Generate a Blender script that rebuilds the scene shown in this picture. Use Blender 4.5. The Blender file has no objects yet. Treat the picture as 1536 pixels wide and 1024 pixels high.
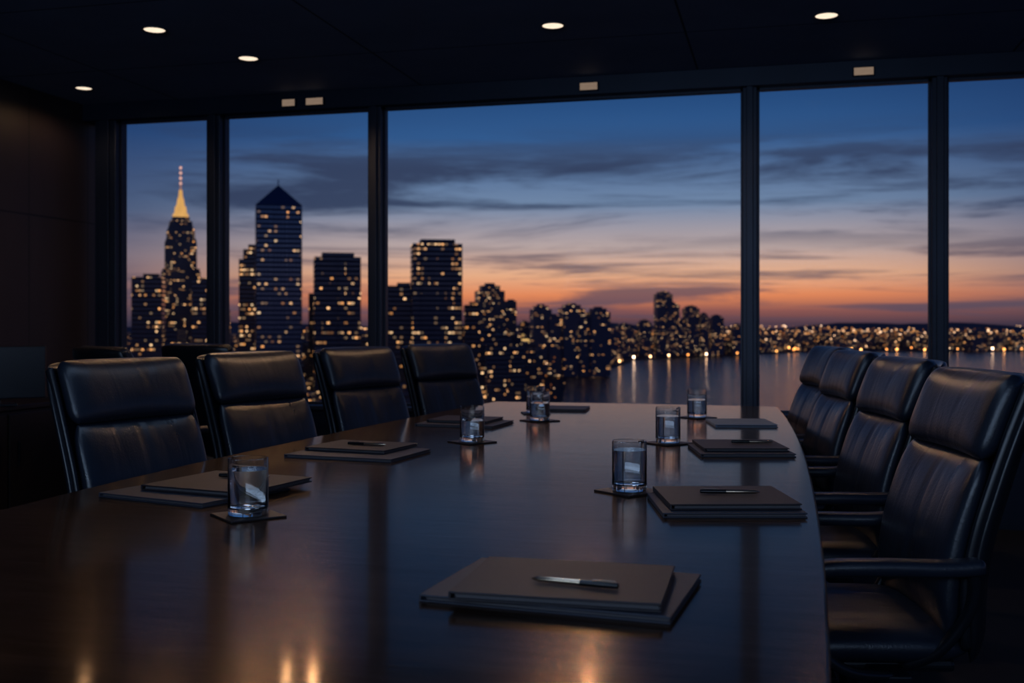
import bpy, bmesh, math, random
from mathutils import Vector, Matrix
random.seed(7)
S=bpy.context.scene
A=math.radians(14.1); CA,SA=math.cos(A),math.sin(A)
TZ=0.75; EYE=1.2

def lin(c):
    c=c/255.0
    return c/12.92 if c<=0.04045 else ((c+0.055)/1.055)**2.4
def rgb(r,g,b,k=1.0): return (lin(r)*k,lin(g)*k,lin(b)*k,1.0)

# ---------------------------------------------------------------- materials
class NT:
    def __init__(s,nt): s.nt=nt; nt.nodes.clear()
    def n(s,t,**kw):
        nd=s.nt.nodes.new(t)
        for k,v in kw.items(): setattr(nd,k,v)
        return nd
    def l(s,a,b): s.nt.links.new(a,b)
    def math(s,op,a,b=None,c=None,clamp=False):
        nd=s.n('ShaderNodeMath',operation=op); nd.use_clamp=clamp
        for i,v in enumerate((a,b,c)):
            if v is None: continue
            if isinstance(v,(int,float)): nd.inputs[i].default_value=v
            else: s.l(v,nd.inputs[i])
        return nd.outputs[0]
    def mixc(s,f,a,b,blend='MIX'):
        nd=s.n('ShaderNodeMix',data_type='RGBA',blend_type=blend)
        for i,v in ((0,f),(6,a),(7,b)):
            if isinstance(v,(int,float)): nd.inputs[i].default_value=v
            elif isinstance(v,tuple): nd.inputs[i].default_value=v
            else: s.l(v,nd.inputs[i])
        return nd.outputs[2]
    def mapr(s,v,a,b,c=0.0,d=1.0,smooth=False):
        nd=s.n('ShaderNodeMapRange'); nd.clamp=True
        if smooth: nd.interpolation_type='SMOOTHSTEP'
        s.l(v,nd.inputs[0])
        for i,x in enumerate((a,b,c,d)): nd.inputs[i+1].default_value=x
        return nd.outputs[0]
def nosample(m):
    try: m.cycles.emission_sampling='NONE'
    except Exception as ex: print(ex)

def pbr(name,col,rough=0.5,metal=0.0,bump=0.0,bscale=50,var=0.25,vscale=5,stretch=(1,1,1),coat=0.0,spec=0.5,rvar=0.0,bdist=0.002):
    m=bpy.data.materials.new(name); m.use_nodes=True
    t=NT(m.node_tree); out=t.n('ShaderNodeOutputMaterial'); b=t.n('ShaderNodeBsdfPrincipled')
    t.l(b.outputs[0],out.inputs[0])
    tc=t.n('ShaderNodeTexCoord'); mp=t.n('ShaderNodeMapping'); mp.inputs['Scale'].default_value=stretch
    t.l(tc.outputs['Object'],mp.inputs[0])
    no=t.n('ShaderNodeTexNoise'); no.inputs['Scale'].default_value=vscale; no.inputs['Detail'].default_value=5
    t.l(mp.outputs[0],no.inputs['Vector'])
    dk=tuple(c*(1-var) for c in col[:3])+(1,); lt=tuple(min(1,c*(1+var)) for c in col[:3])+(1,)
    t.l(t.mixc(no.outputs[0],dk,lt),b.inputs['Base Color'])
    b.inputs['Metallic'].default_value=metal
    b.inputs['Specular IOR Level'].default_value=spec
    b.inputs['Coat Weight'].default_value=coat; b.inputs['Coat Roughness'].default_value=0.1
    if rvar: t.l(t.mapr(no.outputs[0],0.3,0.7,rough-rvar,rough+rvar),b.inputs['Roughness'])
    else: b.inputs['Roughness'].default_value=rough
    if bump:
        n2=t.n('ShaderNodeTexNoise'); n2.inputs['Scale'].default_value=bscale; n2.inputs['Detail'].default_value=4
        t.l(mp.outputs[0],n2.inputs['Vector'])
        bp=t.n('ShaderNodeBump'); bp.inputs['Strength'].default_value=bump; bp.inputs['Distance'].default_value=bdist
        t.l(n2.outputs[0],bp.inputs['Height']); t.l(bp.outputs[0],b.inputs['Normal'])
    return m

def leather():
    m=pbr('black_leather',rgb(32,39,52),0.32,bump=0.3,bscale=180,vscale=6,rvar=0.05,spec=0.75)
    nt=m.node_tree; b=[n for n in nt.nodes if n.type=='BSDF_PRINCIPLED'][0]; bp=[n for n in nt.nodes if n.type=='BUMP'][0]
    tc=[n for n in nt.nodes if n.type=='TEX_COORD'][0]
    mp=nt.nodes.new('ShaderNodeMapping'); mp.inputs['Scale'].default_value=(1,3.0,0.9); nt.links.new(tc.outputs['Object'],mp.inputs[0])
    w=nt.nodes.new('ShaderNodeTexNoise'); w.inputs['Scale'].default_value=5; w.inputs['Detail'].default_value=2; w.inputs['Distortion'].default_value=0.6
    nt.links.new(mp.outputs[0],w.inputs['Vector'])
    b2=nt.nodes.new('ShaderNodeBump'); b2.inputs['Strength'].default_value=0.4; b2.inputs['Distance'].default_value=0.009
    nt.links.new(w.outputs[0],b2.inputs['Height']); nt.links.new(bp.outputs[0],b2.inputs['Normal']); nt.links.new(b2.outputs[0],b.inputs['Normal'])
    return m

def emis(name,col,st,sample=True):
    m=bpy.data.materials.new(name); m.use_nodes=True
    t=NT(m.node_tree); out=t.n('ShaderNodeOutputMaterial'); e=t.n('ShaderNodeEmission')
    no=t.n('ShaderNodeTexNoise'); no.inputs['Scale'].default_value=3
    e.inputs['Color'].default_value=col
    t.l(t.mapr(no.outputs[0],0.2,0.8,st*0.9,st*1.1),e.inputs['Strength'])
    t.l(e.outputs[0],out.inputs[0])
    if not sample: nosample(m)
    return m

def building_mat(name,base,cw,ch,lit,st,warm=(1,0.38,0.09,1),alt=(1,0.64,0.32,1),rough=0.3,win=(0.10,0.15,0.24,1),wmetal=0.6):
    m=bpy.data.materials.new(name); m.use_nodes=True
    t=NT(m.node_tree); out=t.n('ShaderNodeOutputMaterial'); b=t.n('ShaderNodeBsdfPrincipled')
    t.l(b.outputs[0],out.inputs[0])
    tc=t.n('ShaderNodeTexCoord'); sp=t.n('ShaderNodeSeparateXYZ'); t.l(tc.outputs['Object'],sp.inputs[0])
    oi=t.n('ShaderNodeObjectInfo'); ge=t.n('ShaderNodeNewGeometry')
    u=t.math('DIVIDE',t.math('ADD',sp.outputs[0],sp.outputs[1]),cw)
    v=t.math('DIVIDE',sp.outputs[2],ch)
    fu=t.math('FLOOR',u); fv=t.math('FLOOR',v); ru=t.math('FRACT',u); rv=t.math('FRACT',v)
    cx=t.n('ShaderNodeCombineXYZ'); t.l(fu,cx.inputs[0]); t.l(fv,cx.inputs[1])
    t.l(t.math('ADD',t.math('MULTIPLY',oi.outputs['Random'],97.0),t.math('MULTIPLY',ge.outputs['Random Per Island'],61.0)),cx.inputs[2])
    wn=t.n('ShaderNodeTexWhiteNoise',noise_dimensions='3D'); t.l(cx.outputs[0],wn.inputs['Vector'])
    mp=t.n('ShaderNodeMapping'); mp.inputs['Scale'].default_value=(0.17,0.5,1.0); t.l(cx.outputs[0],mp.inputs[0])
    no=t.n('ShaderNodeTexNoise'); no.inputs['Scale'].default_value=1.0; no.inputs['Detail'].default_value=2
    t.l(mp.outputs[0],no.inputs['Vector'])
    thr=t.math('SUBTRACT',1.0,t.math('MULTIPLY',t.mapr(no.outputs[0],0.47,0.68,0.12,4.0),lit))
    on=t.math('GREATER_THAN',wn.outputs[0],thr)
    a=t.math('MULTIPLY',t.math('GREATER_THAN',ru,0.14),t.math('LESS_THAN',ru,0.90))
    c=t.math('MULTIPLY',t.math('GREATER_THAN',rv,0.35),t.math('LESS_THAN',rv,0.75))
    mask=t.math('MULTIPLY',a,c)
    sn=t.n('ShaderNodeSeparateXYZ'); t.l(ge.outputs['Normal'],sn.inputs[0])
    side=t.math('LESS_THAN',t.math('ABSOLUTE',sn.outputs[2]),0.3)
    mask=t.math('MULTIPLY',mask,side)
    wc=t.n('ShaderNodeSeparateColor'); t.l(wn.outputs['Color'],wc.inputs[0])
    t.l(t.mixc(wc.outputs[1],warm,alt),b.inputs['Emission Color'])
    t.l(t.math('MULTIPLY',t.math('MULTIPLY',on,mask),t.math('MULTIPLY_ADD',t.math('POWER',wc.outputs[2],2.8),st,st*0.10)),b.inputs['Emission Strength'])
    t.l(t.mixc(mask,base,win),b.inputs['Base Color'])
    t.l(t.math('MULTIPLY',mask,wmetal),b.inputs['Metallic'])
    t.l(t.mapr(mask,0,1,rough+0.3,0.12),b.inputs['Roughness'])
    nosample(m)
    return m

M={}
M['leather']=leather()
M['shell']=pbr('chair_shell',rgb(24,28,36),0.28,vscale=8)
M['chrome']=pbr('dark_metal',rgb(70,74,82),0.3,metal=1.0)
M['frame']=pbr('window_frame_metal',rgb(38,48,68),0.4,metal=0.35,vscale=3)
M['folder']=pbr('folder_leatherette',rgb(40,35,41),0.5,bump=0.3,bscale=400,vscale=20)
M['folder2']=pbr('folder_blue_grey',rgb(52,55,68),0.5,bump=0.2,bscale=300,vscale=20)
M['paper']=pbr('paper_edges',rgb(90,88,92),0.7,vscale=60,stretch=(1,1,20))
M['sheet']=pbr('paper_sheet',rgb(130,148,172),0.6,vscale=10)
M['coaster']=pbr('coaster_leather',rgb(30,26,28),0.45,bump=0.3,bscale=300)
M['penblack']=pbr('pen_black',rgb(18,18,20),0.18,vscale=30)
M['penmetal']=pbr('pen_metal',rgb(225,200,170),0.2,metal=1.0)
M['base']=pbr('table_base',rgb(22,18,18),0.4)
M['carpet']=pbr('carpet',rgb(34,38,46),0.95,bump=0.8,bscale=300,vscale=40)
M['trimw']=pbr('lamp_trim',rgb(120,118,115),0.4,metal=0.6)
M['screen']=pbr('monitor_black',rgb(26,34,48),0.25)
M['lamp']=emis('downlight_emitter',(1,0.80,0.60,1),1.15)
M['lampdim']=emis('header_spot_emitter',(1,0.70,0.5,1),0.22)  # glow imitating downlight reflections on the window header
M['credenza']=pbr('credenza_wood',rgb(28,24,26),0.35,stretch=(1,8,8))

def wood():
    m=bpy.data.materials.new('dark_polished_wood'); m.use_nodes=True
    t=NT(m.node_tree); out=t.n('ShaderNodeOutputMaterial')
    tc=t.n('ShaderNodeTexCoord'); mp=t.n('ShaderNodeMapping'); mp.inputs['Scale'].default_value=(0.8,14,1)
    mp.inputs['Rotation'].default_value=(0,0,math.radians(3))
    t.l(tc.outputs['Object'],mp.inputs[0])
    n1=t.n('ShaderNodeTexNoise'); n1.inputs['Scale'].default_value=3; n1.inputs['Detail'].default_value=9; n1.inputs['Roughness'].default_value=0.65
    n1.inputs['Distortion'].default_value=0.4
    t.l(mp.outputs[0],n1.inputs['Vector'])
    f=t.mapr(n1.outputs[0],0.35,0.7)
    n2=t.n('ShaderNodeTexNoise'); n2.inputs['Scale'].default_value=12; n2.inputs['Detail'].default_value=6
    t.l(mp.outputs[0],n2.inputs['Vector'])
    bp=t.n('ShaderNodeBump'); bp.inputs['Strength'].default_value=0.25; bp.inputs['Distance'].default_value=0.0014
    t.l(n2.outputs[0],bp.inputs['Height'])
    bq=t.n('ShaderNodeBump'); bq.inputs['Strength'].default_value=0.08; bq.inputs['Distance'].default_value=0.001
    t.l(n2.outputs[0],bq.inputs['Height'])
    df=t.n('ShaderNodeBsdfDiffuse'); t.l(t.mixc(f,rgb(18,12,11),rgb(56,36,28)),df.inputs['Color']); t.l(bp.outputs[0],df.inputs['Normal'])
    gl=t.n('ShaderNodeBsdfAnisotropic'); 
    t.l(t.mixc(f,(0.88,0.70,0.56,1),(1.0,0.84,0.69,1)),gl.inputs['Color'])
    t.l(t.mapr(n2.outputs[0],0.3,0.7,0.15,0.24),gl.inputs['Roughness'])
    t.l(bp.outputs[0],gl.inputs['Normal'])
    g2=t.n('ShaderNodeBsdfAnisotropic'); g2.inputs['Color'].default_value=(1.0,0.85,0.72,1); g2.inputs['Roughness'].default_value=0.075
    t.l(bq.outputs[0],g2.inputs['Normal'])
    gm=t.n('ShaderNodeMixShader'); gm.inputs[0].default_value=0.42; t.l(gl.outputs[0],gm.inputs[1]); t.l(g2.outputs[0],gm.inputs[2])
    fr=t.n('ShaderNodeFresnel'); fr.inputs['IOR'].default_value=1.75; t.l(bp.outputs[0],fr.inputs['Normal'])
    mx=t.n('ShaderNodeMixShader'); t.l(fr.outputs[0],mx.inputs[0]); t.l(df.outputs[0],mx.inputs[1]); t.l(gm.outputs[0],mx.inputs[2])
    t.l(mx.outputs[0],out.inputs[0])
    return m
M['wood']=wood()

def panelmat(name,col,rough,px,pz,ax=(0,2),off=(0,0)):
    m=bpy.data.materials.new(name); m.use_nodes=True
    t=NT(m.node_tree); out=t.n('ShaderNodeOutputMaterial'); b=t.n('ShaderNodeBsdfPrincipled'); t.l(b.outputs[0],out.inputs[0])
    ge=t.n('ShaderNodeNewGeometry'); sp=t.n('ShaderNodeSeparateXYZ'); t.l(ge.outputs['Position'],sp.inputs[0])
    lines=[]
    for a,p,o in ((ax[0],px,off[0]),(ax[1],pz,off[1])):
        fr=t.math('FRACT',t.math('DIVIDE',t.math('ADD',sp.outputs[a],o+50*p),p))
        lines.append(t.math('LESS_THAN',fr,0.012/p))
    ln=t.math('MAXIMUM',lines[0],lines[1])
    no=t.n('ShaderNodeTexNoise'); no.inputs['Scale'].default_value=2.5; no.inputs['Detail'].default_value=5
    mp=t.n('ShaderNodeMapping'); mp.inputs['Scale'].default_value=(4,4,0.6) if ax[1]==2 else (1,1,1)
    t.l(ge.outputs['Position'],mp.inputs[0]); t.l(mp.outputs[0],no.inputs['Vector'])
    c2=t.mixc(no.outputs[0],tuple(x*0.8 for x in col[:3])+(1,),tuple(x*1.2 for x in col[:3])+(1,))
    t.l(t.mixc(ln,c2,tuple(x*0.15 for x in col[:3])+(1,)),b.inputs['Base Color'])
    b.inputs['Roughness'].default_value=rough
    return m
M['ceil']=panelmat('ceiling_panels',rgb(112,130,166),0.7,1.8,1.2,(0,1),(0.5,0.2))
M['wallp']=panelmat('wood_wall_panels',rgb(54,45,46),0.45,0.62,1.05,(1,2),(0.1,0.18))
M['wallx']=panelmat('dark_wall_panels',rgb(34,30,32),0.5,1.2,1.05,(0,2))

def glassmat(name,ior,a):
    m=bpy.data.materials.new(name); m.use_nodes=True
    t=NT(m.node_tree); out=t.n('ShaderNodeOutputMaterial'); b=t.n('ShaderNodeBsdfGlass')
    b.inputs['IOR'].default_value=ior; b.inputs['Roughness'].default_value=0.0
    no=t.n('ShaderNodeTexNoise'); t.l(t.mixc(no.outputs[0],(a,a+0.005,1,1),(1,1,1,1)),b.inputs['Color'])
    t.l(b.outputs[0],out.inputs[0]); return m
M['glass']=glassmat('clear_glass',1.5,0.99); M['h2o']=glassmat('drinking_water',1.33,0.99)
def panemat():
    m=bpy.data.materials.new('window_pane_glass'); m.use_nodes=True
    t=NT(m.node_tree); out=t.n('ShaderNodeOutputMaterial'); tr=t.n('ShaderNodeBsdfTransparent'); gl=t.n('ShaderNodeBsdfGlossy')
    gl.inputs['Roughness'].default_value=0.02; tr.inputs[0].default_value=(0.93,0.96,1,1)
    mx=t.n('ShaderNodeMixShader'); lw=t.n('ShaderNodeLayerWeight'); lw.inputs[0].default_value=0.15
    t.l(t.mapr(lw.outputs['Fresnel'],0,1,0.0,0.2),mx.inputs[0]); t.l(tr.outputs[0],mx.inputs[1]); t.l(gl.outputs[0],mx.inputs[2])
    t.l(mx.outputs[0],out.inputs[0]); return m
M['pane']=panemat()

# ---------------------------------------------------------------- mesh helpers
def obj(name,verts,faces,mat,parent=None,smooth=False,loc=(0,0,0),rz=0):
    me=bpy.data.meshes.new(name); me.from_pydata(verts,[],faces); me.validate(); me.update()
    if mat: me.materials.append(mat)
    if smooth:
        for p in me.polygons: p.use_smooth=True
    o=bpy.data.objects.new(name,me); S.collection.objects.link(o)
    o.location=loc; o.rotation_euler=(0,0,rz)
    if parent: o.parent=parent
    return o
def from_bm(name,bm,mat,parent=None,smooth=False,loc=(0,0,0),rz=0):
    bmesh.ops.recalc_face_normals(bm,faces=bm.faces)
    me=bpy.data.meshes.new(name); bm.to_mesh(me); bm.free()
    if mat: me.materials.append(mat)
    if smooth:
        for p in me.polygons: p.use_smooth=True
    o=bpy.data.objects.new(name,me); S.collection.objects.link(o)
    o.location=loc; o.rotation_euler=(0,0,rz)
    if parent: o.parent=parent
    return o
def bm_box(bm,c,s,rz=0,bev=0.0,seg=2):
    r=bmesh.ops.create_cube(bm,size=1.0)
    vs=r['verts']
    bmesh.ops.scale(bm,vec=s,verts=vs)
    if bev>0:
        es=list({e for v in vs for e in v.link_edges})
        rr=bmesh.ops.bevel(bm,geom=es,offset=bev,segments=seg,profile=0.5,affect='EDGES')
        vs=list({v for f in rr['faces'] for v in f.verts}|{v for v in vs if v.is_valid})
    if rz: bmesh.ops.rotate(bm,cent=(0,0,0),matrix=Matrix.Rotation(rz,3,'Z'),verts=vs)
    bmesh.ops.translate(bm,vec=c,verts=vs)
def box(name,c,s,mat,parent=None,bev=0.0,rz=0,seg=2):
    bm=bmesh.new(); bm_box(bm,(0,0,0),s,0,bev,seg)
    return from_bm(name,bm,mat,parent,loc=c,rz=rz)
def empty(name,loc=(0,0,0),rz=0):
    e=bpy.data.objects.new(name,None); S.collection.objects.link(e); e.location=loc; e.rotation_euler=(0,0,rz); e.empty_display_size=0.1
    return e
def lathe(name,prof,mat,parent=None,seg=48,axis='Z',loc=(0,0,0),close=False):
    vs=[];fs=[]
    n=len(prof)
    for i in range(seg):
        a=2*math.pi*i/seg
        for r,z in prof:
            if axis=='Z': vs.append((r*math.cos(a),r*math.sin(a),z))
            else: vs.append((z,r*math.cos(a),r*math.sin(a)))
    for i in range(seg):
        j=(i+1)%seg
        for k in range(n-1 if not close else n):
            k2=(k+1)%n
            fs.append((i*n+k,j*n+k,j*n+k2,i*n+k2))
    me=bpy.data.meshes.new(name); me.from_pydata(vs,[],fs)
    bm=bmesh.new(); bm.from_mesh(me); bmesh.ops.remove_doubles(bm,verts=bm.verts,dist=1e-6)
    bpy.data.meshes.remove(me)
    o=from_bm(name,bm,mat,parent,smooth=True,loc=loc)
    m=o.modifiers.new('es','EDGE_SPLIT'); m.split_angle=math.radians(40)
    return o
def sweep(name,path,w,h,mat,parent,n=14,taper=None,loc=(0,0,0)):
    P=[Vector(p) for p in path]; pts=[]
    for i in range(len(P)-1):
        p0=P[max(i-1,0)];p1=P[i];p2=P[i+1];p3=P[min(i+2,len(P)-1)]
        for k in range(8):
            t=k/8
            pts.append(0.5*((2*p1)+(-p0+p2)*t+(2*p0-5*p1+4*p2-p3)*t*t+(-p0+3*p1-3*p2+p3)*t**3))
    pts.append(P[-1])
    vs=[];fs=[];N=len(pts)
    for i,p in enumerate(pts):
        d=(pts[min(i+1,N-1)]-pts[max(i-1,0)]).normalized()
        side=Vector((0,1,0)); side=(side-d*side.dot(d)).normalized(); nn=d.cross(side).normalized()
        k=1.0
        e=min(i,N-1-i)
        if e==0: k=0.55
        elif e==1: k=0.9
        for j in range(n):
            a=2*math.pi*j/n; ca,sa=math.cos(a),math.sin(a)
            q=0.55
            x=math.copysign(abs(ca)**q,ca)*w/2*k; y=math.copysign(abs(sa)**q,sa)*h/2*k
            vs.append(tuple(p+side*x+nn*y))
    for i in range(N-1):
        for j in range(n):
            j2=(j+1)%n
            fs.append((i*n+j,i*n+j2,(i+1)*n+j2,(i+1)*n+j))
    fs.append(tuple(range(n))); fs.append(tuple((N-1)*n+j for j in range(n)))
    bm=bmesh.new(); me=bpy.data.meshes.new('t'); me.from_pydata(vs,[],fs); bm.from_mesh(me); bpy.data.meshes.remove(me)
    return from_bm(name,bm,mat,parent,smooth=True,loc=loc)

# ---------------------------------------------------------------- room shell
D=6.74; XL=-4.85; XR=3.4; YB=-2.6; CH=2.77; GT=2.65; SILL=0.62
box('floor',((XL+XR)/2,(D+YB)/2,-0.05),(XR-XL+0.4,D-YB+0.4,0.1),M['carpet'])
box('ceiling',((XL+XR)/2,(D+YB)/2,CH+0.05),(XR-XL+0.4,D-YB+0.4,0.1),M['ceil'])
box('wall_left',(XL-0.06,(D+YB)/2,CH/2),(0.12,D-YB+0.3,CH),M['wallp'])
box('wall_back',((XL+XR)/2,YB-0.06,CH/2),(XR-XL+0.2,0.12,CH),M['wallx'])
box('wall_front',((XL+XR)/2,D+0.06,SILL/2),(XR-XL+0.2,0.16,SILL),M['frame'])
box('trim_header',((XL+XR)/2,D+0.03,(GT+CH)/2),(XR-XL+0.2,0.2,CH-GT),M['frame'],bev=0.004)
box('trim_sill',((XL+XR)/2,D,SILL+0.015),(XR-XL,0.26,0.03),M['frame'],bev=0.005)
mull=[(-4.68,0.17),(-3.825,0.105),(-2.63,0.095),(-0.179,0.09),(0.912,0.09),(2.1,0.09),(3.33,0.14)]
for i,(x,w) in enumerate(mull):
    bm=bmesh.new()
    bm_box(bm,(0,0,0),(w,0.14,GT-SILL-0.03),0,0.006)
    bm_box(bm,(0,-0.075,0),(w*0.45,0.03,GT-SILL-0.03),0,0.003)
    from_bm('trim_mullion_%d'%(i+1),bm,M['frame'],loc=(x,D+0.02,(GT+SILL+0.03)/2))
for i in range(len(mull)-1):
    x0=mull[i][0]+mull[i][1]/2; x1=mull[i+1][0]-mull[i+1][1]/2
    w=empty('window_%d'%(i+1),((x0+x1)/2,D+0.03,(GT+SILL+0.03)/2))
    hh=GT-SILL-0.03
    box('pane',(0,0,0),(x1-x0,0.008,hh),M['pane'],w)
    for s in (-1,1):
        box('gasket_v',(s*((x1-x0)/2-0.006),-0.01,0),(0.012,0.03,hh),M['frame'],w)
        box('gasket_h',(0,-0.01,s*(hh/2-0.008)),(x1-x0,0.03,0.016),M['frame'],w)
box('wall_right',(XR+0.06,(D+YB)/2,SILL/2),(0.12,D-YB+0.3,SILL),M['wallx'])
box('trim_header_right',(XR+0.06,(D+YB)/2,(GT+CH)/2),(0.12,D-YB+0.3,CH-GT),M['frame'])
ys=[YB,-0.3,2.0,4.3,D]
for i,y in enumerate(ys):
    box('trim_mullion_right_%d'%(i+1),(XR+0.06,y,(GT+SILL)/2),(0.12,0.12,GT-SILL),M['frame'],bev=0.005)
for i in range(len(ys)-1):
    w=empty('window_%d'%(i+8),(XR+0.06,(ys[i]+ys[i+1])/2,(GT+SILL)/2))
    box('pane',(0,0,0),(0.008,ys[i+1]-ys[i]-0.12,GT-SILL),M['pane'],w)
box('baseboard_left',(XL+0.01,(D+YB)/2,0.05),(0.02,D-YB-0.2,0.1),M['frame'])

# ---------------------------------------------------------------- downlights, header glints, added fill lights
def spot(parent,loc,power,rad,rot=(0,0,0),size=160):
    L=bpy.data.lights.new('lamp_bulb','SPOT'); L.energy=power; L.color=(1,0.60,0.32); L.spot_size=math.radians(size); L.spot_blend=0.5; L.shadow_soft_size=rad  # used by the downlights and by the added header lights
    o=bpy.data.objects.new('lamp_bulb',L); S.collection.objects.link(o); o.parent=parent; o.location=loc; o.rotation_euler=rot
def downlight(x,y,power,r=0.055):
    e=empty('ceiling_downlight',(x,y,CH))
    lathe('trim_ring',[(r,0.0),(r*1.2,0.0),(r*1.2,-0.004),(r*1.15,-0.007),(r,-0.004)],M['trimw'],e,close=True)
    lathe('lens',[(0.0,-0.003),(r*1.0,-0.003),(r,0.0),(0,0.0)],M['lamp'],e,seg=32)
    spot(e,(0,0,-0.055),power,0.04)
downlight(-3.24,5.06,4); downlight(-3.05,5.74,11); downlight(-1.16,5.50,14); downlight(0.23,5.66,3); downlight(-4.50,6.20,2.5,0.05)
def header_glint(x,w=0.1,p=3):  # glowing patches in place of downlight reflections on the header, no fixtures
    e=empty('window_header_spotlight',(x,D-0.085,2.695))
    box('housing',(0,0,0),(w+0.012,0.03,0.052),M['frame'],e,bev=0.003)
    box('lens',(0,-0.016,0),(w,0.004,0.044),M['lampdim'],e)  # glowing face of the glint patch, not a lamp lens
    spot(e,(0,-0.05,0),p,0.025,(math.radians(-42),0,0),84)  # added light, made up for warm streaks on the tabletop
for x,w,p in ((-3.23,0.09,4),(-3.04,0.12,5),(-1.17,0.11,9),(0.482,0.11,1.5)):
    header_glint(x,w,p)
def area(name,loc,rot,sx,sy,e,col):
    L=bpy.data.lights.new(name,'AREA'); L.shape='RECTANGLE'; L.size=sx; L.size_y=sy; L.energy=e; L.color=col
    o=bpy.data.objects.new(name,L); S.collection.objects.link(o); o.location=loc; o.rotation_euler=rot
    return o
area('ceiling_light_panel',(-1.0,2.6,2.74),(0,0,0),0.5,3.4,7,(0.46,0.66,1.0))  # added unseen fill, puts a cool sheen on the headrests
area('rear_cove_lamp',(-0.6,-2.0,2.0),(math.radians(98),0,0),5.0,0.6,46,(0.48,0.68,1.0))  # added unseen fill behind the camera, brightens chair fronts and ceiling

# ---------------------------------------------------------------- table
def table():
    T=empty('conference_table',(-0.86,3.15,0))
    def hwR(y): 
        s=(y-3.0)/2.95
        return 0.09-0.105*abs(s)**2.2
    def hwL(y):
        s=(y-2.7)/3.2
        return -1.84+0.24*abs(s)**1.7
    y0,y1=0.35,5.95; N=48
    out=[]
    for i in range(N+1):
        y=y0+(y1-y0)*i/N; out.append((hwR(y),y))
    xa,xb=hwR(y1),hwL(y1)
    for i in range(1,12):
        f=i/12; out.append((xa+(xb-xa)*f,y1+0.03*math.sin(math.pi*f)))
    for i in range(N+1):
        y=y1+(y0-y1)*i/N; out.append((hwL(y),y))
    xa,xb=hwL(y0),hwR(y0)
    for i in range(1,12):
        f=i/12; out.append((xa+(xb-xa)*f,y0-0.03*math.sin(math.pi*f)))
    bm=bmesh.new()
    ox,oy=-0.86,3.15
    vs=[bm.verts.new((x-ox,y-oy,TZ)) for x,y in out]
    f=bm.faces.new(vs); bm.normal_update()
    if f.normal.z<0: f.normal_flip()
    r=bmesh.ops.extrude_face_region(bm,geom=[f])
    nv=[g for g in r['geom'] if isinstance(g,bmesh.types.BMVert)]
    bmesh.ops.translate(bm,vec=(0,0,-0.045),verts=nv)
    ed=[e for e in bm.edges if abs(e.verts[0].co.z-e.verts[1].co.z)<1e-5]
    bmesh.ops.bevel(bm,geom=ed,offset=0.006,segments=3,profile=0.5,affect='EDGES')
    o=from_bm('tabletop',bm,M['wood'],T)
    for y in (-1.75,0.0,1.75):
        box('pedestal',(0,y,0.35),(0.5,0.7,0.62),M['base'],T,bev=0.01)
        box('pedestal_foot',(0,y,0.02),(0.62,0.82,0.04),M['base'],T,bev=0.008)
        box('pedestal_plate',(0,y,0.682),(0.7,0.9,0.045),M['base'],T,bev=0.005)
table()

# ---------------------------------------------------------------- executive chair
def prof(z):
    pts=[(0.40,-0.205),(0.48,-0.21),(0.58,-0.205),(0.70,-0.225),(0.82,-0.262),(0.92,-0.295),(1.0,-0.325),(1.10,-0.365)]
    if z<=pts[0][0]: return pts[0][1]
    for (a,b),(c,d) in zip(pts,pts[1:]):
        if z<=c: 
            t=(z-a)/(c-a); return b+(d-b)*t
    return pts[-1][1]
def sprof(z):
    return (prof(z-0.04)+prof(z-0.02)+prof(z)+prof(z+0.02)+prof(z+0.04))/5
def pad(name,w,z0,z1,T,mat,parent,off=0.0,wing=0.035,seams=(),nu=44,nv=36,hs=None,topround=0.08,puff=0.0,sd=0.006):
    vs=[];fs=[];idx={}
    for side in (1,-1):
        for j in range(nv+1):
            v=-1+2*j/nv
            vv=math.copysign(1-(1-abs(v))**1.6,v)
            for i in range(nu+1):
                u=-1+2*i/nu
                uu=math.copysign(1-(1-abs(u))**1.6,u)
                edge=abs(i)==0 or i==nu or j==0 or j==nv
                key=(0 if edge else side,i,j)
                if key in idx: continue
                t=T*max(0,1-abs(uu)**5)**0.45*max(0,1-abs(vv)**5)**0.45
                if side==1:
                    for su in seams: t-=sd*math.exp(-((abs(uu)-su)/0.05)**2)*(1-abs(vv)**4)
                    if hs is not None:
                        for hv in hs: t-=0.008*math.exp(-((vv-hv)/0.05)**2)*(1-abs(uu)**6)
                    t+=puff*(1-uu*uu)*(1-vv*vv)
                z=(z0+z1)/2+(z1-z0)/2*vv*(1-0.03*abs(uu)**6)
                y=uu*w/2*(1-topround*abs(vv)**7)
                x=sprof(z)+off+wing*abs(uu)**2.5+side*(0 if edge else t)
                idx[key]=len(vs); vs.append((x,y,z))
    g=lambda s,i,j: idx[(0 if (i in(0,nu) or j in(0,nv)) else s,i,j)]
    for s in (1,-1):
        for j in range(nv):
            for i in range(nu):
                q=(g(s,i,j),g(s,i+1,j),g(s,i+1,j+1),g(s,i,j+1))
                fs.append(q if s==1 else q[::-1])
    return obj(name,vs,fs,mat,parent,smooth=True)
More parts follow.
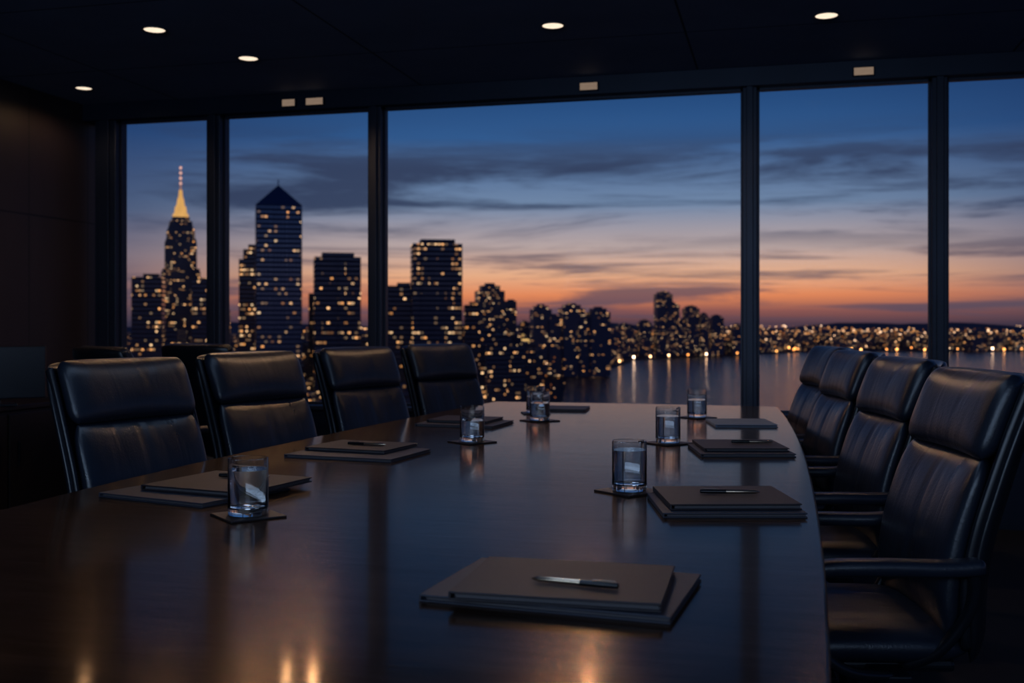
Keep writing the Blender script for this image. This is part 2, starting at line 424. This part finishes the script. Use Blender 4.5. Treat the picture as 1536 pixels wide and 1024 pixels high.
def chair_parts(parent):
    L=M['leather']
    pad('headrest_cushion',0.50,0.885,1.085,0.052,L,parent,off=0.01,seams=(),puff=0.014,topround=0.08)
    pad('backrest_cushion',0.50,0.47,0.893,0.043,L,parent,off=0.008,seams=(0.0,),puff=0.018,sd=0.006)
    pad('back_shell',0.56,0.42,1.078,0.03,M['shell'],parent,off=-0.055,wing=0.06,nu=28,nv=30)
    for s in (-1,1):
        path=[(sprof(z)-0.005+0.02,s*0.262,z) for z in (0.46,0.6,0.72,0.84,0.95,1.03,1.06)]
        sweep('side_piping',path,0.018,0.03,M['shell'],parent,n=8)
    n=30;vs=[];fs=[];idx={}
    for side in (1,-1):
        for j in range(n+1):
            for i in range(n+1):
                u=-1+2*i/n;v=-1+2*j/n
                uu=math.copysign(1-(1-abs(u))**1.6,u);vv=math.copysign(1-(1-abs(v))**1.6,v)
                edge=i in(0,n) or j in(0,n); key=(0 if edge else side,i,j)
                if key in idx: continue
                t=0.05*max(0,1-abs(uu)**5)**0.45*max(0,1-abs(vv)**5)**0.45
                if side==1: t-=0.006*math.exp(-((abs(vv)-0.6)/0.04)**2)
                x=0.035+0.255*uu*(1-0.05*abs(vv)**6); y=0.26*vv*(1-0.08*abs(uu)**6)
                z=0.455-0.03*max(0,uu)**3+side*(0 if edge else t)
                idx[key]=len(vs);vs.append((x,y,z))
    g=lambda s,i,j: idx[(0 if (i in(0,n) or j in(0,n)) else s,i,j)]
    for s in (1,-1):
        for j in range(n):
            for i in range(n):
                q=(g(s,i,j),g(s,i+1,j),g(s,i+1,j+1),g(s,i,j+1)); fs.append(q if s==1 else q[::-1])
    obj('seat_cushion',vs,fs,L,parent,smooth=True)
    box('seat_pan',(0.02,0,0.405),(0.42,0.42,0.03),M['shell'],parent,bev=0.012)
    for s in (-1,1):
        y=s*0.30
        sweep('armrest_pad',[(-0.215,y,0.66),(-0.14,y,0.654),(0.0,y,0.655),(0.13,y,0.652),(0.22,y,0.635)],0.062,0.036,L,parent)
        sweep('armrest_support',[(0.17,y,0.632),(0.19,y,0.56),(0.15,y,0.47),(0.08,y,0.42),(-0.02,y-s*0.02,0.405)],0.035,0.024,M['shell'],parent)
        sweep('armrest_rear_link',[(-0.19,y,0.65),(-0.20,y-s*0.012,0.60),(-0.185,y-s*0.03,0.53),(-0.13,y-s*0.05,0.45),(-0.06,y-s*0.08,0.41)],0.03,0.022,M['shell'],parent)
        box('arm_bracket',(-0.02,s*0.24,0.40),(0.08,0.12,0.02),M['shell'],parent,bev=0.004)
    lathe('gas_column',[(0,0.12),(0.035,0.12),(0.035,0.25),(0.022,0.26),(0.022,0.392),(0,0.392)],M['chrome'],parent,seg=24)
    box('tilt_mechanism',(0.0,0,0.375),(0.2,0.12,0.04),M['shell'],parent,bev=0.01)
    for k in range(5):
        a=2*math.pi*k/5+0.3
        bm=bmesh.new()
        n=6; prev=None
        for i in range(n+1):
            r=0.02+0.27*i/n; w=0.028-0.012*i/n; h=0.022-0.008*i/n; z=0.13-0.055*(i/n)**1.2
            ring=[bm.verts.new((r,sw*w,z+sh*h)) for sw,sh in ((-1,-1),(1,-1),(1,1),(-1,1))]
            if prev:
                for q in range(4): bm.faces.new((prev[q],prev[(q+1)%4],ring[(q+1)%4],ring[q]))
            else: bm.faces.new(ring)
            prev=ring
        bm.faces.new(prev)
        bmesh.ops.bevel(bm,geom=[e for e in bm.edges],offset=0.003,segments=1,affect='EDGES')
        from_bm('base_leg_%d'%(k+1),bm,M['chrome'],parent,rz=a)
        cx,cy=0.285*math.cos(a),0.285*math.sin(a)
        bm=bmesh.new()
        for off in (-0.016,0.016):
            r=bmesh.ops.create_cone(bm,cap_ends=True,segments=20,radius1=0.027,radius2=0.027,depth=0.018)
            bmesh.ops.rotate(bm,cent=(0,0,0),matrix=Matrix.Rotation(math.pi/2,3,'X'),verts=r['verts'])
            bmesh.ops.translate(bm,vec=(0.0,off,0.027),verts=r['verts'])
        bm_box(bm,(0,0,0.05),(0.018,0.012,0.04))
        from_bm('caster_%d'%(k+1),bm,M['shell'],parent,loc=(cx,cy,0),rz=a+0.8)
proto=None
def chair(x,y,face):
    global proto
    e=empty('office_chair',(x,y,0),face)
    if proto is None:
        chair_parts(e); proto=list(e.children)
    else:
        for c in proto:
            d=c.copy(); S.collection.objects.link(d); d.parent=e
    return e
def chair_by_back(bx,by,face):
    return chair(bx+0.33*math.cos(face),by+0.33*math.sin(face),face)
R=math.radians
chair_by_back(-2.13,3.12,R(-16)); chair_by_back(-2.12,3.99,R(-18)); chair_by_back(-2.03,4.89,R(-20)); chair_by_back(-1.89,5.76,R(-26))
chair_by_back(0.49,2.88,R(180+12)); chair_by_back(0.42,3.84,R(180+13)); chair_by_back(0.32,4.76,R(180+12)); chair_by_back(0.25,5.60,R(180+12))
chair_by_back(-3.35,4.75,R(60)); chair_by_back(-3.25,5.5,R(75)); 

# ---------------------------------------------------------------- credenza + monitor
cz=empty('credenza',(XL+0.32,4.6,0))
box('carcass',(0,0,0.38),(0.5,2.4,0.64),M['credenza'],cz,bev=0.006)
box('top',(0,0,0.715),(0.54,2.44,0.03),M['credenza'],cz,bev=0.005)
box('plinth',(0,0,0.03),(0.44,2.3,0.06),M['base'],cz)
for i in range(4):
    box('door_%d'%(i+1),(0.256,-0.9+0.6*i,0.38),(0.016,0.58,0.6),M['credenza'],cz,bev=0.003)
    box('handle_%d'%(i+1),(0.27,-0.9+0.6*i+(0.22 if i%2==0 else -0.22),0.45),(0.012,0.012,0.14),M['chrome'],cz,bev=0.002)
mo=empty('computer_monitor',(XL+0.50,5.20,0.73),R(-50))
box('screen',(0.02,0,0.19),(0.03,0.52,0.30),M['screen'],mo,bev=0.006)
box('stand',(-0.02,0,0.07),(0.02,0.05,0.14),M['screen'],mo,bev=0.004)
box('foot',(0,0,0.006),(0.16,0.22,0.012),M['screen'],mo,bev=0.004)

# ---------------------------------------------------------------- table items
def folder(name,x,y,z,w,d,rot,mat,th=0.018,parent=None):
    e=empty(name,(x,y,z),rot)
    box('back_cover',(0,0,0.0015),(w,d,0.003),mat,e,bev=0.0012)
    bm=bmesh.new()
    random.seed(int(abs(x*1000)))
    n=4
    for i in range(n):
        h=(th-0.007)/n
        bm_box(bm,(0.003+random.uniform(-.002,.002),random.uniform(-.002,.002),0.003+h*(i+.5)),(w-0.014,d-0.012,h*0.96))
    from_bm('paper_block',bm,M['paper'],e)
    box('front_cover',(0,0,th-0.002),(w,d,0.0035),mat,e,bev=0.0014)
    sweepw=box('spine',(-w/2+0.0015,0,th/2),(0.004,d,th),mat,e,bev=0.0015)
    return e
def pen(x,y,z,rot):
    e=empty('pen',(x,y,z+0.0052),rot)
    lathe('barrel',[(0,-0.07),(0.0035,-0.07),(0.0046,-0.066),(0.005,-0.02),(0.005,0.004)],M['penmetal'],e,seg=20,axis='X')
    lathe('cap',[(0.005,0.004),(0.0052,0.004),(0.0052,0.05),(0.0046,0.068),(0.0,0.07)],M['penblack'],e,seg=20,axis='X')
    lathe('band',[(0.0048,0.0),(0.0054,0.0),(0.0054,0.005),(0.0048,0.005)],M['penmetal'],e,seg=20,axis='X')
    lathe('tip',[(0.0035,-0.07),(0.001,-0.078),(0,-0.078)],M['penmetal'],e,seg=12,axis='X')
    box('clip',(0.045,0,0.0066),(0.04,0.0025,0.0012),M['penmetal'],e,bev=0.0004)
    return e
folder('document_folder',-0.35,1.765,TZ,0.41,0.29,R(-5),M['folder2'],0.012)
folder('notebook',-0.343,1.745,TZ+0.013,0.335,0.262,R(1),M['folder'],0.014)
pen(-0.317,1.694,TZ+0.0275,R(-7))
folder('document_folder',-0.135,2.66,TZ,0.335,0.29,R(14),M['folder2'],0.012)
folder('notebook',-0.135,2.69,TZ+0.013,0.31,0.28,R(15),M['folder'],0.014); pen(-0.125,2.70,TZ+0.0275,R(190))
folder('document_folder',-0.136,3.82,TZ,0.32,0.30,R(13),M['folder2'],0.012)
folder('notebook',-0.14,3.86,TZ+0.013,0.29,0.28,R(13),M['folder'],0.012); pen(-0.10,3.88,TZ+0.0255,R(190))
folder('document_folder',-0.17,4.88,TZ,0.27,0.30,R(12),M['sheet'],0.012)
folder('document_folder',-1.50,2.54,TZ,0.36,0.33,R(-14),M['folder2'],0.012)
folder('notebook',-1.44,2.60,TZ+0.013,0.33,0.30,R(-10),M['folder'],0.014); pen(-1.43,2.66,TZ+0.0275,R(185))
folder('document_folder',-1.40,3.42,TZ,0.40,0.31,R(-6),M['folder2'],0.012)
folder('notebook',-1.42,3.50,TZ+0.013,0.31,0.25,R(-8),M['folder'],0.012); pen(-1.40,3.48,TZ+0.0255,R(175))
folder('document_folder',-1.36,4.56,TZ,0.36,0.30,R(-4),M['folder2'],0.012)
folder('notebook',-1.37,4.60,TZ+0.013,0.28,0.24,R(-4),M['folder'],0.012)
folder('document_folder',-1.12,5.48,TZ,0.30,0.24,R(4),M['folder2'],0.012)

def glass(x,y,fill,rot):
    c=box('coaster',(x,y,TZ+0.0025),(0.135,0.135,0.005),M['coaster'],bev=0.0018,rz=rot)
    e=empty('water_glass',(x,y,TZ+0.0052))
    r=0.0465;h=0.132;t=0.0026
    P=[(0,0.0),(r-0.005,0.0),(r-0.002,0.001),(r-0.0005,0.004),(r,0.01),(r,h-0.001),(r-t*0.5,h),(r-t,h-0.001),(r-t,0.020),(r-t-0.002,0.0165),(r-0.008,0.015),(0,0.015)]
    lathe('tumbler',P,M['glass'],e,seg=64)
    ri=r-t-0.0003
    W=[(0,0.0153),(ri-0.006,0.0153),(ri-0.002,0.0168),(ri,0.0205),(ri,fill),(0,fill)]
    lathe('water',W,M['h2o'],e,seg=64)
glass(-1.204,2.265,0.105,R(50)); glass(-1.13,3.88,0.078,R(55)); glass(-1.076,4.81,0.078,R(50)); glass(-1.185,5.2,0.08,R(20))
glass(-0.39,2.84,0.108,R(52)); glass(-0.407,4.02,0.098,R(50)); glass(-0.384,5.15,0.08,R(48))

# ---------------------------------------------------------------- city outside
GZ=-118.8
def site(X,Z): return (X*CA-Z*SA, X*SA+Z*CA)
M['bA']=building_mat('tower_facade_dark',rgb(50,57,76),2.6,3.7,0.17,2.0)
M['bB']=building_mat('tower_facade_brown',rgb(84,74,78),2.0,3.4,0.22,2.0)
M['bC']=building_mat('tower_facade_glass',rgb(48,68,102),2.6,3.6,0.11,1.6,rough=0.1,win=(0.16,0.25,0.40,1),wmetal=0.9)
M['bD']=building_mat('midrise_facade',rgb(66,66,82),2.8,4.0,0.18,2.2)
M['bF']=building_mat('distant_facade',rgb(76,78,106),5.0,5.2,0.14,2.0)  # distance haze put into the paler bluish base colour
def building(name,X,Z,w,d,top,mat,rot=0.0,kind='flat'):
    x,y=site(X,Z+d/2); H=top+EYE-GZ
    bm=bmesh.new()
    if kind=='flat':
        bm_box(bm,(0,0,H/2),(w,d,H)); bm_box(bm,(0,0,H+1.0),(w*0.98,d*0.98,2.0)); bm_box(bm,(w*0.1,0,H+2.5),(w*0.5,d*0.5,4.0))
    elif kind=='block':
        bm_box(bm,(0,0,H/2),(w,d,H)); bm_box(bm,(w*0.02,0,H+1),(w*0.7,d*0.7,5))
        for k in range(7): bm_box(bm,(-w/2+w*k/6,-d/2,H/2),(w*0.015,0.8,H))
    elif kind=='pyr':
        b=H-0
        bm_box(bm,(0,0,b/2),(w,d,b))
        for k in (-1,1):
            bm_box(bm,(k*w*0.32,0,b/2-2),(w*0.3,d*1.04,b-4))
        v=[bm.verts.new((sx*w/2,sy*d/2,b)) for sx,sy in ((-1,-1),(1,-1),(1,1),(-1,1))]
        tp=bm.verts.new((0,0,b+17))
        for k in range(4): bm.faces.new((v[k],v[(k+1)%4],tp))
        bm_box(bm,(0,0,b+18),(0.8,0.8,6))
    elif kind=='step':
        bm_box(bm,(0,0,H*0.5),(w,d,H)); bm_box(bm,(0,0,H+4),(w*0.7,d*0.7,8)); bm_box(bm,(0,0,H+9),(w*0.35,d*0.35,6))
    return from_bm(name,bm,mat,loc=(x,y,GZ),rz=A+rot)
def deco():
    X,Z=-379,1200; x,y=site(X,Z+20); z0=EYE-GZ
    e=empty('art_deco_skyscraper',(x,y,GZ),A+0.35)
    bm=bmesh.new()
    for w,top in ((54,38),(44,62),(36,96),(32,108),(27,116),(21,121)):
        bm_box(bm,(0,0,(top+z0)/2),(w*0.9,w*0.9,top+z0))
        bm_box(bm,(0,0,(top+z0)/2-1.5),(w*0.5,w*0.96,top+z0-3)); bm_box(bm,(0,0,(top+z0)/2-1.5),(w*0.96,w*0.5,top+z0-3))
    from_bm('shaft',bm,M['bB'],e)
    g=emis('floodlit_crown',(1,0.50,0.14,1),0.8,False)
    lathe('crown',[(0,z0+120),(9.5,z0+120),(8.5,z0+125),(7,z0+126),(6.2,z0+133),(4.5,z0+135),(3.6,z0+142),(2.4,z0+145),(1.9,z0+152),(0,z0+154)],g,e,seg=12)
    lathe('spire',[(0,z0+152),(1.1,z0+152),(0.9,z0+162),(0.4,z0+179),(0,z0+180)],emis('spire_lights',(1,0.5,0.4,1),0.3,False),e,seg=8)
    for k in range(4):
        lathe('beacon_%d'%(k+1),[(0,-1.6),(1.1,-1.1),(1.5,0),(1.1,1.1),(0,1.6)],emis('beacon_%d'%k,(1,0.5,0.35,1),1.2,False),e,seg=8,loc=(0,0,z0+160+k*6))
deco()
building('skyscraper',-179,800,34,34,89,M['bC'],0.25,'pyr')
building('skyscraper',-276,800,22,20,33,M['bB'],0.2)
building('skyscraper',-233,800,16,20,30,M['bB'],0.1)
building('skyscraper',-252,900,20,20,10,M['bA'],0.1)
building('skyscraper',-204,830,20,22,50,M['bB'],0.15,'step')
building('skyscraper',-134,800,34,30,50,M['bA'],0.22,'block')
building('skyscraper',-158,850,10,18,22,M['bA'],0.1)
building('skyscraper',-110,900,18,18,10,M['bA'],0.1)
building('skyscraper',-86,820,20,20,27,M['bA'],0.0)
building('skyscraper',-58,800,37,26,60,M['bA'],0.16,'block')
building('skyscraper',-33,860,12,20,13,M['bA'],0.1)
building('skyscraper',-34,1600,40,36,49,M['bD'],0.2,'step')
building('skyscraper',-4,1700,20,26,34,M['bD'],0.1)
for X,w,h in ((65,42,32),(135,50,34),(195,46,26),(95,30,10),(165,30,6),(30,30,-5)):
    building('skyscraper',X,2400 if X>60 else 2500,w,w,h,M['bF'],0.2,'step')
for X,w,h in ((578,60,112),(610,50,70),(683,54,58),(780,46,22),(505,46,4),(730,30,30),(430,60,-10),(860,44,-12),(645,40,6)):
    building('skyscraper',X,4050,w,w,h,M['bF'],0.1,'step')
px_,py_=site(14,2300)
pv=empty('waterfront_pavilion',(px_,py_,GZ),A)
box('hall',(0,0,38),(50,30,76),M['bD'],pv,bev=1)
box('lit_gallery',(0,-1,82),(46,30,9),emis('gallery_light',(1,0.58,0.18,1),0.9,False),pv,bev=1)
box('roof',(0,0,90),(36,24,6),M['bD'],pv,bev=1)
box('lit_lantern',(0,-1,95),(24,18,4),emis('lantern_light',(1,0.58,0.18,1),0.6,False),pv,bev=1)

shore=[(60,-300),(70,600),(75,1600),(123,2400),(309,3048),(397,3490),(535,3692),(924,4085),(1206,4465),(2194,4570),(5000,4700),(9000,5000)]
def shoreX(Z):
    for (a,b),(c,d) in zip(shore,shore[1:]):
        if b<=Z<=d: return a+(c-a)*(Z-b)/(d-b)
    return 9000
def district(name,n,zr,tr,hr,wr,mat,seed):
    random.seed(seed); bm=bmesh.new()
    k=0
    while k<n:
        Z=random.uniform(*zr); t=random.uniform(*tr); X=t*Z
        w=random.uniform(*wr); 
        if X+w>shoreX(Z)-15: k+=0.2; continue
        H=random.uniform(*hr); d=w*random.uniform(0.7,1.3)
        x,y=site(X,Z)
        bm_box(bm,(x,y,H/2),(w,d,H),A+random.choice((0,0.2,0.3)))
        if random.random()<.5: bm_box(bm,(x,y,H+1.5),(w*.4,d*.4,3),A)
        k+=1
    return from_bm(name,bm,mat,loc=(0,0,GZ))
district('city_blocks',110,(520,900),(-0.42,-0.03),(30,92),(12,28),M['bB'],3)
district('city_blocks',190,(900,1700),(-0.42,0.02),(35,118),(16,36),M['bD'],4)
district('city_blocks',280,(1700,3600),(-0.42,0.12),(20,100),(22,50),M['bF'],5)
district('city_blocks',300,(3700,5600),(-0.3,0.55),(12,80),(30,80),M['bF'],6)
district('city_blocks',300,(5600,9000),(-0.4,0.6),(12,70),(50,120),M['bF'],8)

land=pbr('city_ground',rgb(30,30,40),0.9,vscale=0.01)
hillm=pbr('hazy_hills',rgb(72,66,88),0.95,vscale=0.002)
pts=[(-9000,-300)]+shore+[(9000,16000),(-12000,16000)]
bm=bmesh.new(); vs=[bm.verts.new((*site(*p),0)) for p in pts]; f=bm.faces.new(vs)
bmesh.ops.triangulate(bm,faces=[f]); o=from_bm('city_ground',bm,land,loc=(0,0,GZ))
wm=bpy.data.materials.new('river_water'); wm.use_nodes=True
t=NT(wm.node_tree); out=t.n('ShaderNodeOutputMaterial'); b=t.n('ShaderNodeBsdfPrincipled'); t.l(b.outputs[0],out.inputs[0])
b.inputs['Base Color'].default_value=rgb(14,20,34); b.inputs['Roughness'].default_value=0.13; b.inputs['Specular IOR Level'].default_value=0.5
ge=t.n('ShaderNodeNewGeometry'); mp=t.n('ShaderNodeMapping'); mp.inputs['Scale'].default_value=(1,2.2,1); t.l(ge.outputs['Position'],mp.inputs[0])
no=t.n('ShaderNodeTexNoise'); no.inputs['Scale'].default_value=0.025; no.inputs['Detail'].default_value=8; no.inputs['Roughness'].default_value=0.6
t.l(mp.outputs[0],no.inputs['Vector']); bp=t.n('ShaderNodeBump'); bp.inputs['Strength'].default_value=0.6; bp.inputs['Distance'].default_value=8
t.l(no.outputs[0],bp.inputs['Height']); t.l(bp.outputs[0],b.inputs['Normal'])
obj('river_water',[(-15000,-2000,0),(15000,-2000,0),(15000,18000,0),(-15000,18000,0)],[(0,1,2,3)],wm,loc=(0,0,GZ-1.2))
random.seed(11); vs=[];fs=[]
N=120
for i in range(N+1):
    X=-8000+17000*i/N
    h=105+26*math.sin(i*0.23)+14*math.sin(i*0.61+1)+random.uniform(-4,4)
    x,y=site(X,8200); vs.append((x,y,0)); vs.append((*site(X,12300),h)); vs.append((*site(X,13500),0))
for i in range(N):
    for k in (0,1): fs.append((i*3+k,(i+1)*3+k,(i+1)*3+k+1,i*3+k+1))
obj('distant_hills',vs,fs,hillm,smooth=True,loc=(0,0,GZ))

def lightmat(name,base,gain,sample):
    lm=bpy.data.materials.new(name); lm.use_nodes=True
    t=NT(lm.node_tree); out=t.n('ShaderNodeOutputMaterial'); e=t.n('ShaderNodeEmission'); t.l(e.outputs[0],out.inputs[0])
    ge=t.n('ShaderNodeNewGeometry'); cr=t.n('ShaderNodeValToRGB'); t.l(ge.outputs['Random Per Island'],cr.inputs[0])
    cr.color_ramp.elements[0].color=(1,0.30,0.06,1); cr.color_ramp.elements[1].color=(1,0.62,0.36,1)
    el=cr.color_ramp.elements.new(0.6); el.color=(1,0.40,0.10,1)
    t.l(cr.outputs[0],e.inputs[0]); t.l(t.math('MULTIPLY_ADD',t.math('POWER',ge.outputs['Random Per Island'],3.0),gain,base),e.inputs[1])
    if not sample: nosample(lm)
    return lm
vs=[];fs=[]
def dot(X,Z,z,r):
    x,y=site(X,Z); b=len(vs)
    for d in ((1,0,0),(-1,0,0),(0,1,0),(0,-1,0),(0,0,1),(0,0,-1)): vs.append((x+d[0]*r,y+d[1]*r,z+d[2]*r))
    for q in ((0,2,4),(2,1,4),(1,3,4),(3,0,4),(2,0,5),(1,2,5),(3,1,5),(0,3,5)): fs.append(tuple(b+i for i in q))
random.seed(21)
n=0
while n<3300:
    c=random.random()
    if c<0.30: Z=random.uniform(600,3600); tt=random.uniform(-0.4,0.14); hz=random.uniform(3,70)
    elif c<0.58: Z=random.uniform(4150,6500); tt=random.uniform(0.0,0.56); hz=random.uniform(3,80)
    elif c<0.80: Z=random.uniform(6500,8200); tt=random.uniform(-0.2,0.56); hz=random.uniform(5,90)
    else: Z=random.uniform(8300,12000); tt=random.uniform(-0.1,0.56); hz=10+95*(Z-8200)/4100
    X=tt*Z
    if X>shoreX(Z)-10: n+=0.1; continue
    dot(X,Z,hz,Z*random.uniform(0.0003,0.0009)*(0.8 if Z>8300 else 1)); n+=1
obj('city_lights',vs,fs,lightmat('street_lights',0.5,4.4,False),loc=(0,0,GZ))
vs=[];fs=[]
for i in range(46):
    tt=random.uniform(0.12,0.56); Z=random.uniform(4500,4750)
    if tt*Z<shoreX(Z)-10: dot(tt*Z,Z,random.uniform(5,14),random.uniform(3.5,5.5))
for X,Z in ((150,2470),(220,2740),(330,3150),(415,3520),(480,3600),(560,3720),(640,3800),(720,3880),(860,4010),(960,4130),(1080,4300)): dot(X-12,Z+6,9,3.6)
obj('harbour_lights',vs,fs,lightmat('harbour_lamps',6,18,True),loc=(0,0,GZ))

# ---------------------------------------------------------------- sky
W=bpy.data.worlds.new('dusk_sky'); S.world=W; W.use_nodes=True
t=NT(W.node_tree); out=t.n('ShaderNodeOutputWorld'); bg=t.n('ShaderNodeBackground'); t.l(bg.outputs[0],out.inputs[0])
tc=t.n('ShaderNodeTexCoord'); nm=t.n('ShaderNodeVectorMath',operation='NORMALIZE'); t.l(tc.outputs['Generated'],nm.inputs[0])
sp=t.n('ShaderNodeSeparateXYZ'); t.l(nm.outputs[0],sp.inputs[0])
zf=t.mapr(sp.outputs[2],0,0.5)
def ramp(stops):
    r=t.n('ShaderNodeValToRGB'); cr=r.color_ramp
    cr.elements[0].position=stops[0][0]/0.5; cr.elements[0].color=stops[0][1]
    cr.elements[1].position=stops[-1][0]/0.5; cr.elements[1].color=stops[-1][1]
    for p,c in stops[1:-1]:
        el=cr.elements.new(p/0.5); el.color=c
    t.l(zf,r.inputs[0]); return r.outputs[0]
warm=ramp([(0.0,rgb(84,62,72)),(0.012,rgb(150,90,82)),(0.026,rgb(240,140,90)),(0.045,rgb(244,178,134)),(0.07,rgb(198,172,162)),(0.11,rgb(120,140,166)),(0.17,rgb(54,94,142)),(0.22,rgb(34,72,120)),(0.5,rgb(20,44,84))])
cool=ramp([(0.0,rgb(56,50,66)),(0.03,rgb(126,96,100)),(0.06,rgb(126,112,122)),(0.10,rgb(80,94,122)),(0.17,rgb(40,70,114)),(0.25,rgb(24,52,94)),(0.5,rgb(18,38,76))])
dp=t.n('ShaderNodeVectorMath',operation='DOT_PRODUCT'); t.l(nm.outputs[0],dp.inputs[0]); dp.inputs[1].default_value=(-0.16,0.987,0.0)
az=t.mapr(dp.outputs['Value'],0.89,0.992,0,1,True)
sky=t.mixc(az,cool,warm)
def clouds(sc,loc,lo,hi,amp,z0,z1,z2,z3,seed):
    mp=t.n('ShaderNodeMapping'); mp.inputs['Scale'].default_value=sc; mp.inputs['Location'].default_value=loc
    t.l(nm.outputs[0],mp.inputs[0])
    no=t.n('ShaderNodeTexNoise'); no.inputs['Scale'].default_value=1; no.inputs['Detail'].default_value=8; no.inputs['Roughness'].default_value=0.6; no.inputs['Distortion'].default_value=0.4
    t.l(mp.outputs[0],no.inputs['Vector'])
    f=t.mapr(no.outputs[0],lo,hi,0,amp,True)
    w=t.math('MULTIPLY',t.mapr(sp.outputs[2],z0,z1,0,1,True),t.mapr(sp.outputs[2],z2,z3,1,0,True))
    return t.math('MULTIPLY',f,w)
c1=clouds((2.6,2.6,26),(1.3,0.7,0.4),0.43,0.59,0.92,0.06,0.10,0.14,0.19,1)
c2=clouds((3.5,3.5,60),(5.3,2.7,1.1),0.46,0.62,0.8,0.0,0.008,0.055,0.09,2)
sky=t.mixc(c1,sky,rgb(52,62,88)); sky=t.mixc(c2,sky,rgb(84,76,92))
t.l(sky,bg.inputs[0]); bg.inputs[1].default_value=1.0

# ---------------------------------------------------------------- camera
cam=bpy.data.cameras.new('camera'); co=bpy.data.objects.new('camera',cam); S.collection.objects.link(co)
co.location=(0,0,EYE); co.rotation_euler=(math.pi/2,0,A)
cam.sensor_width=36; cam.lens=37.5; cam.shift_y=-27/1536
cam.clip_start=0.05; cam.clip_end=40000
cam.dof.use_dof=True; cam.dof.focus_distance=2.85; cam.dof.aperture_fstop=4.2
S.camera=co
S.view_settings.view_transform='Standard'
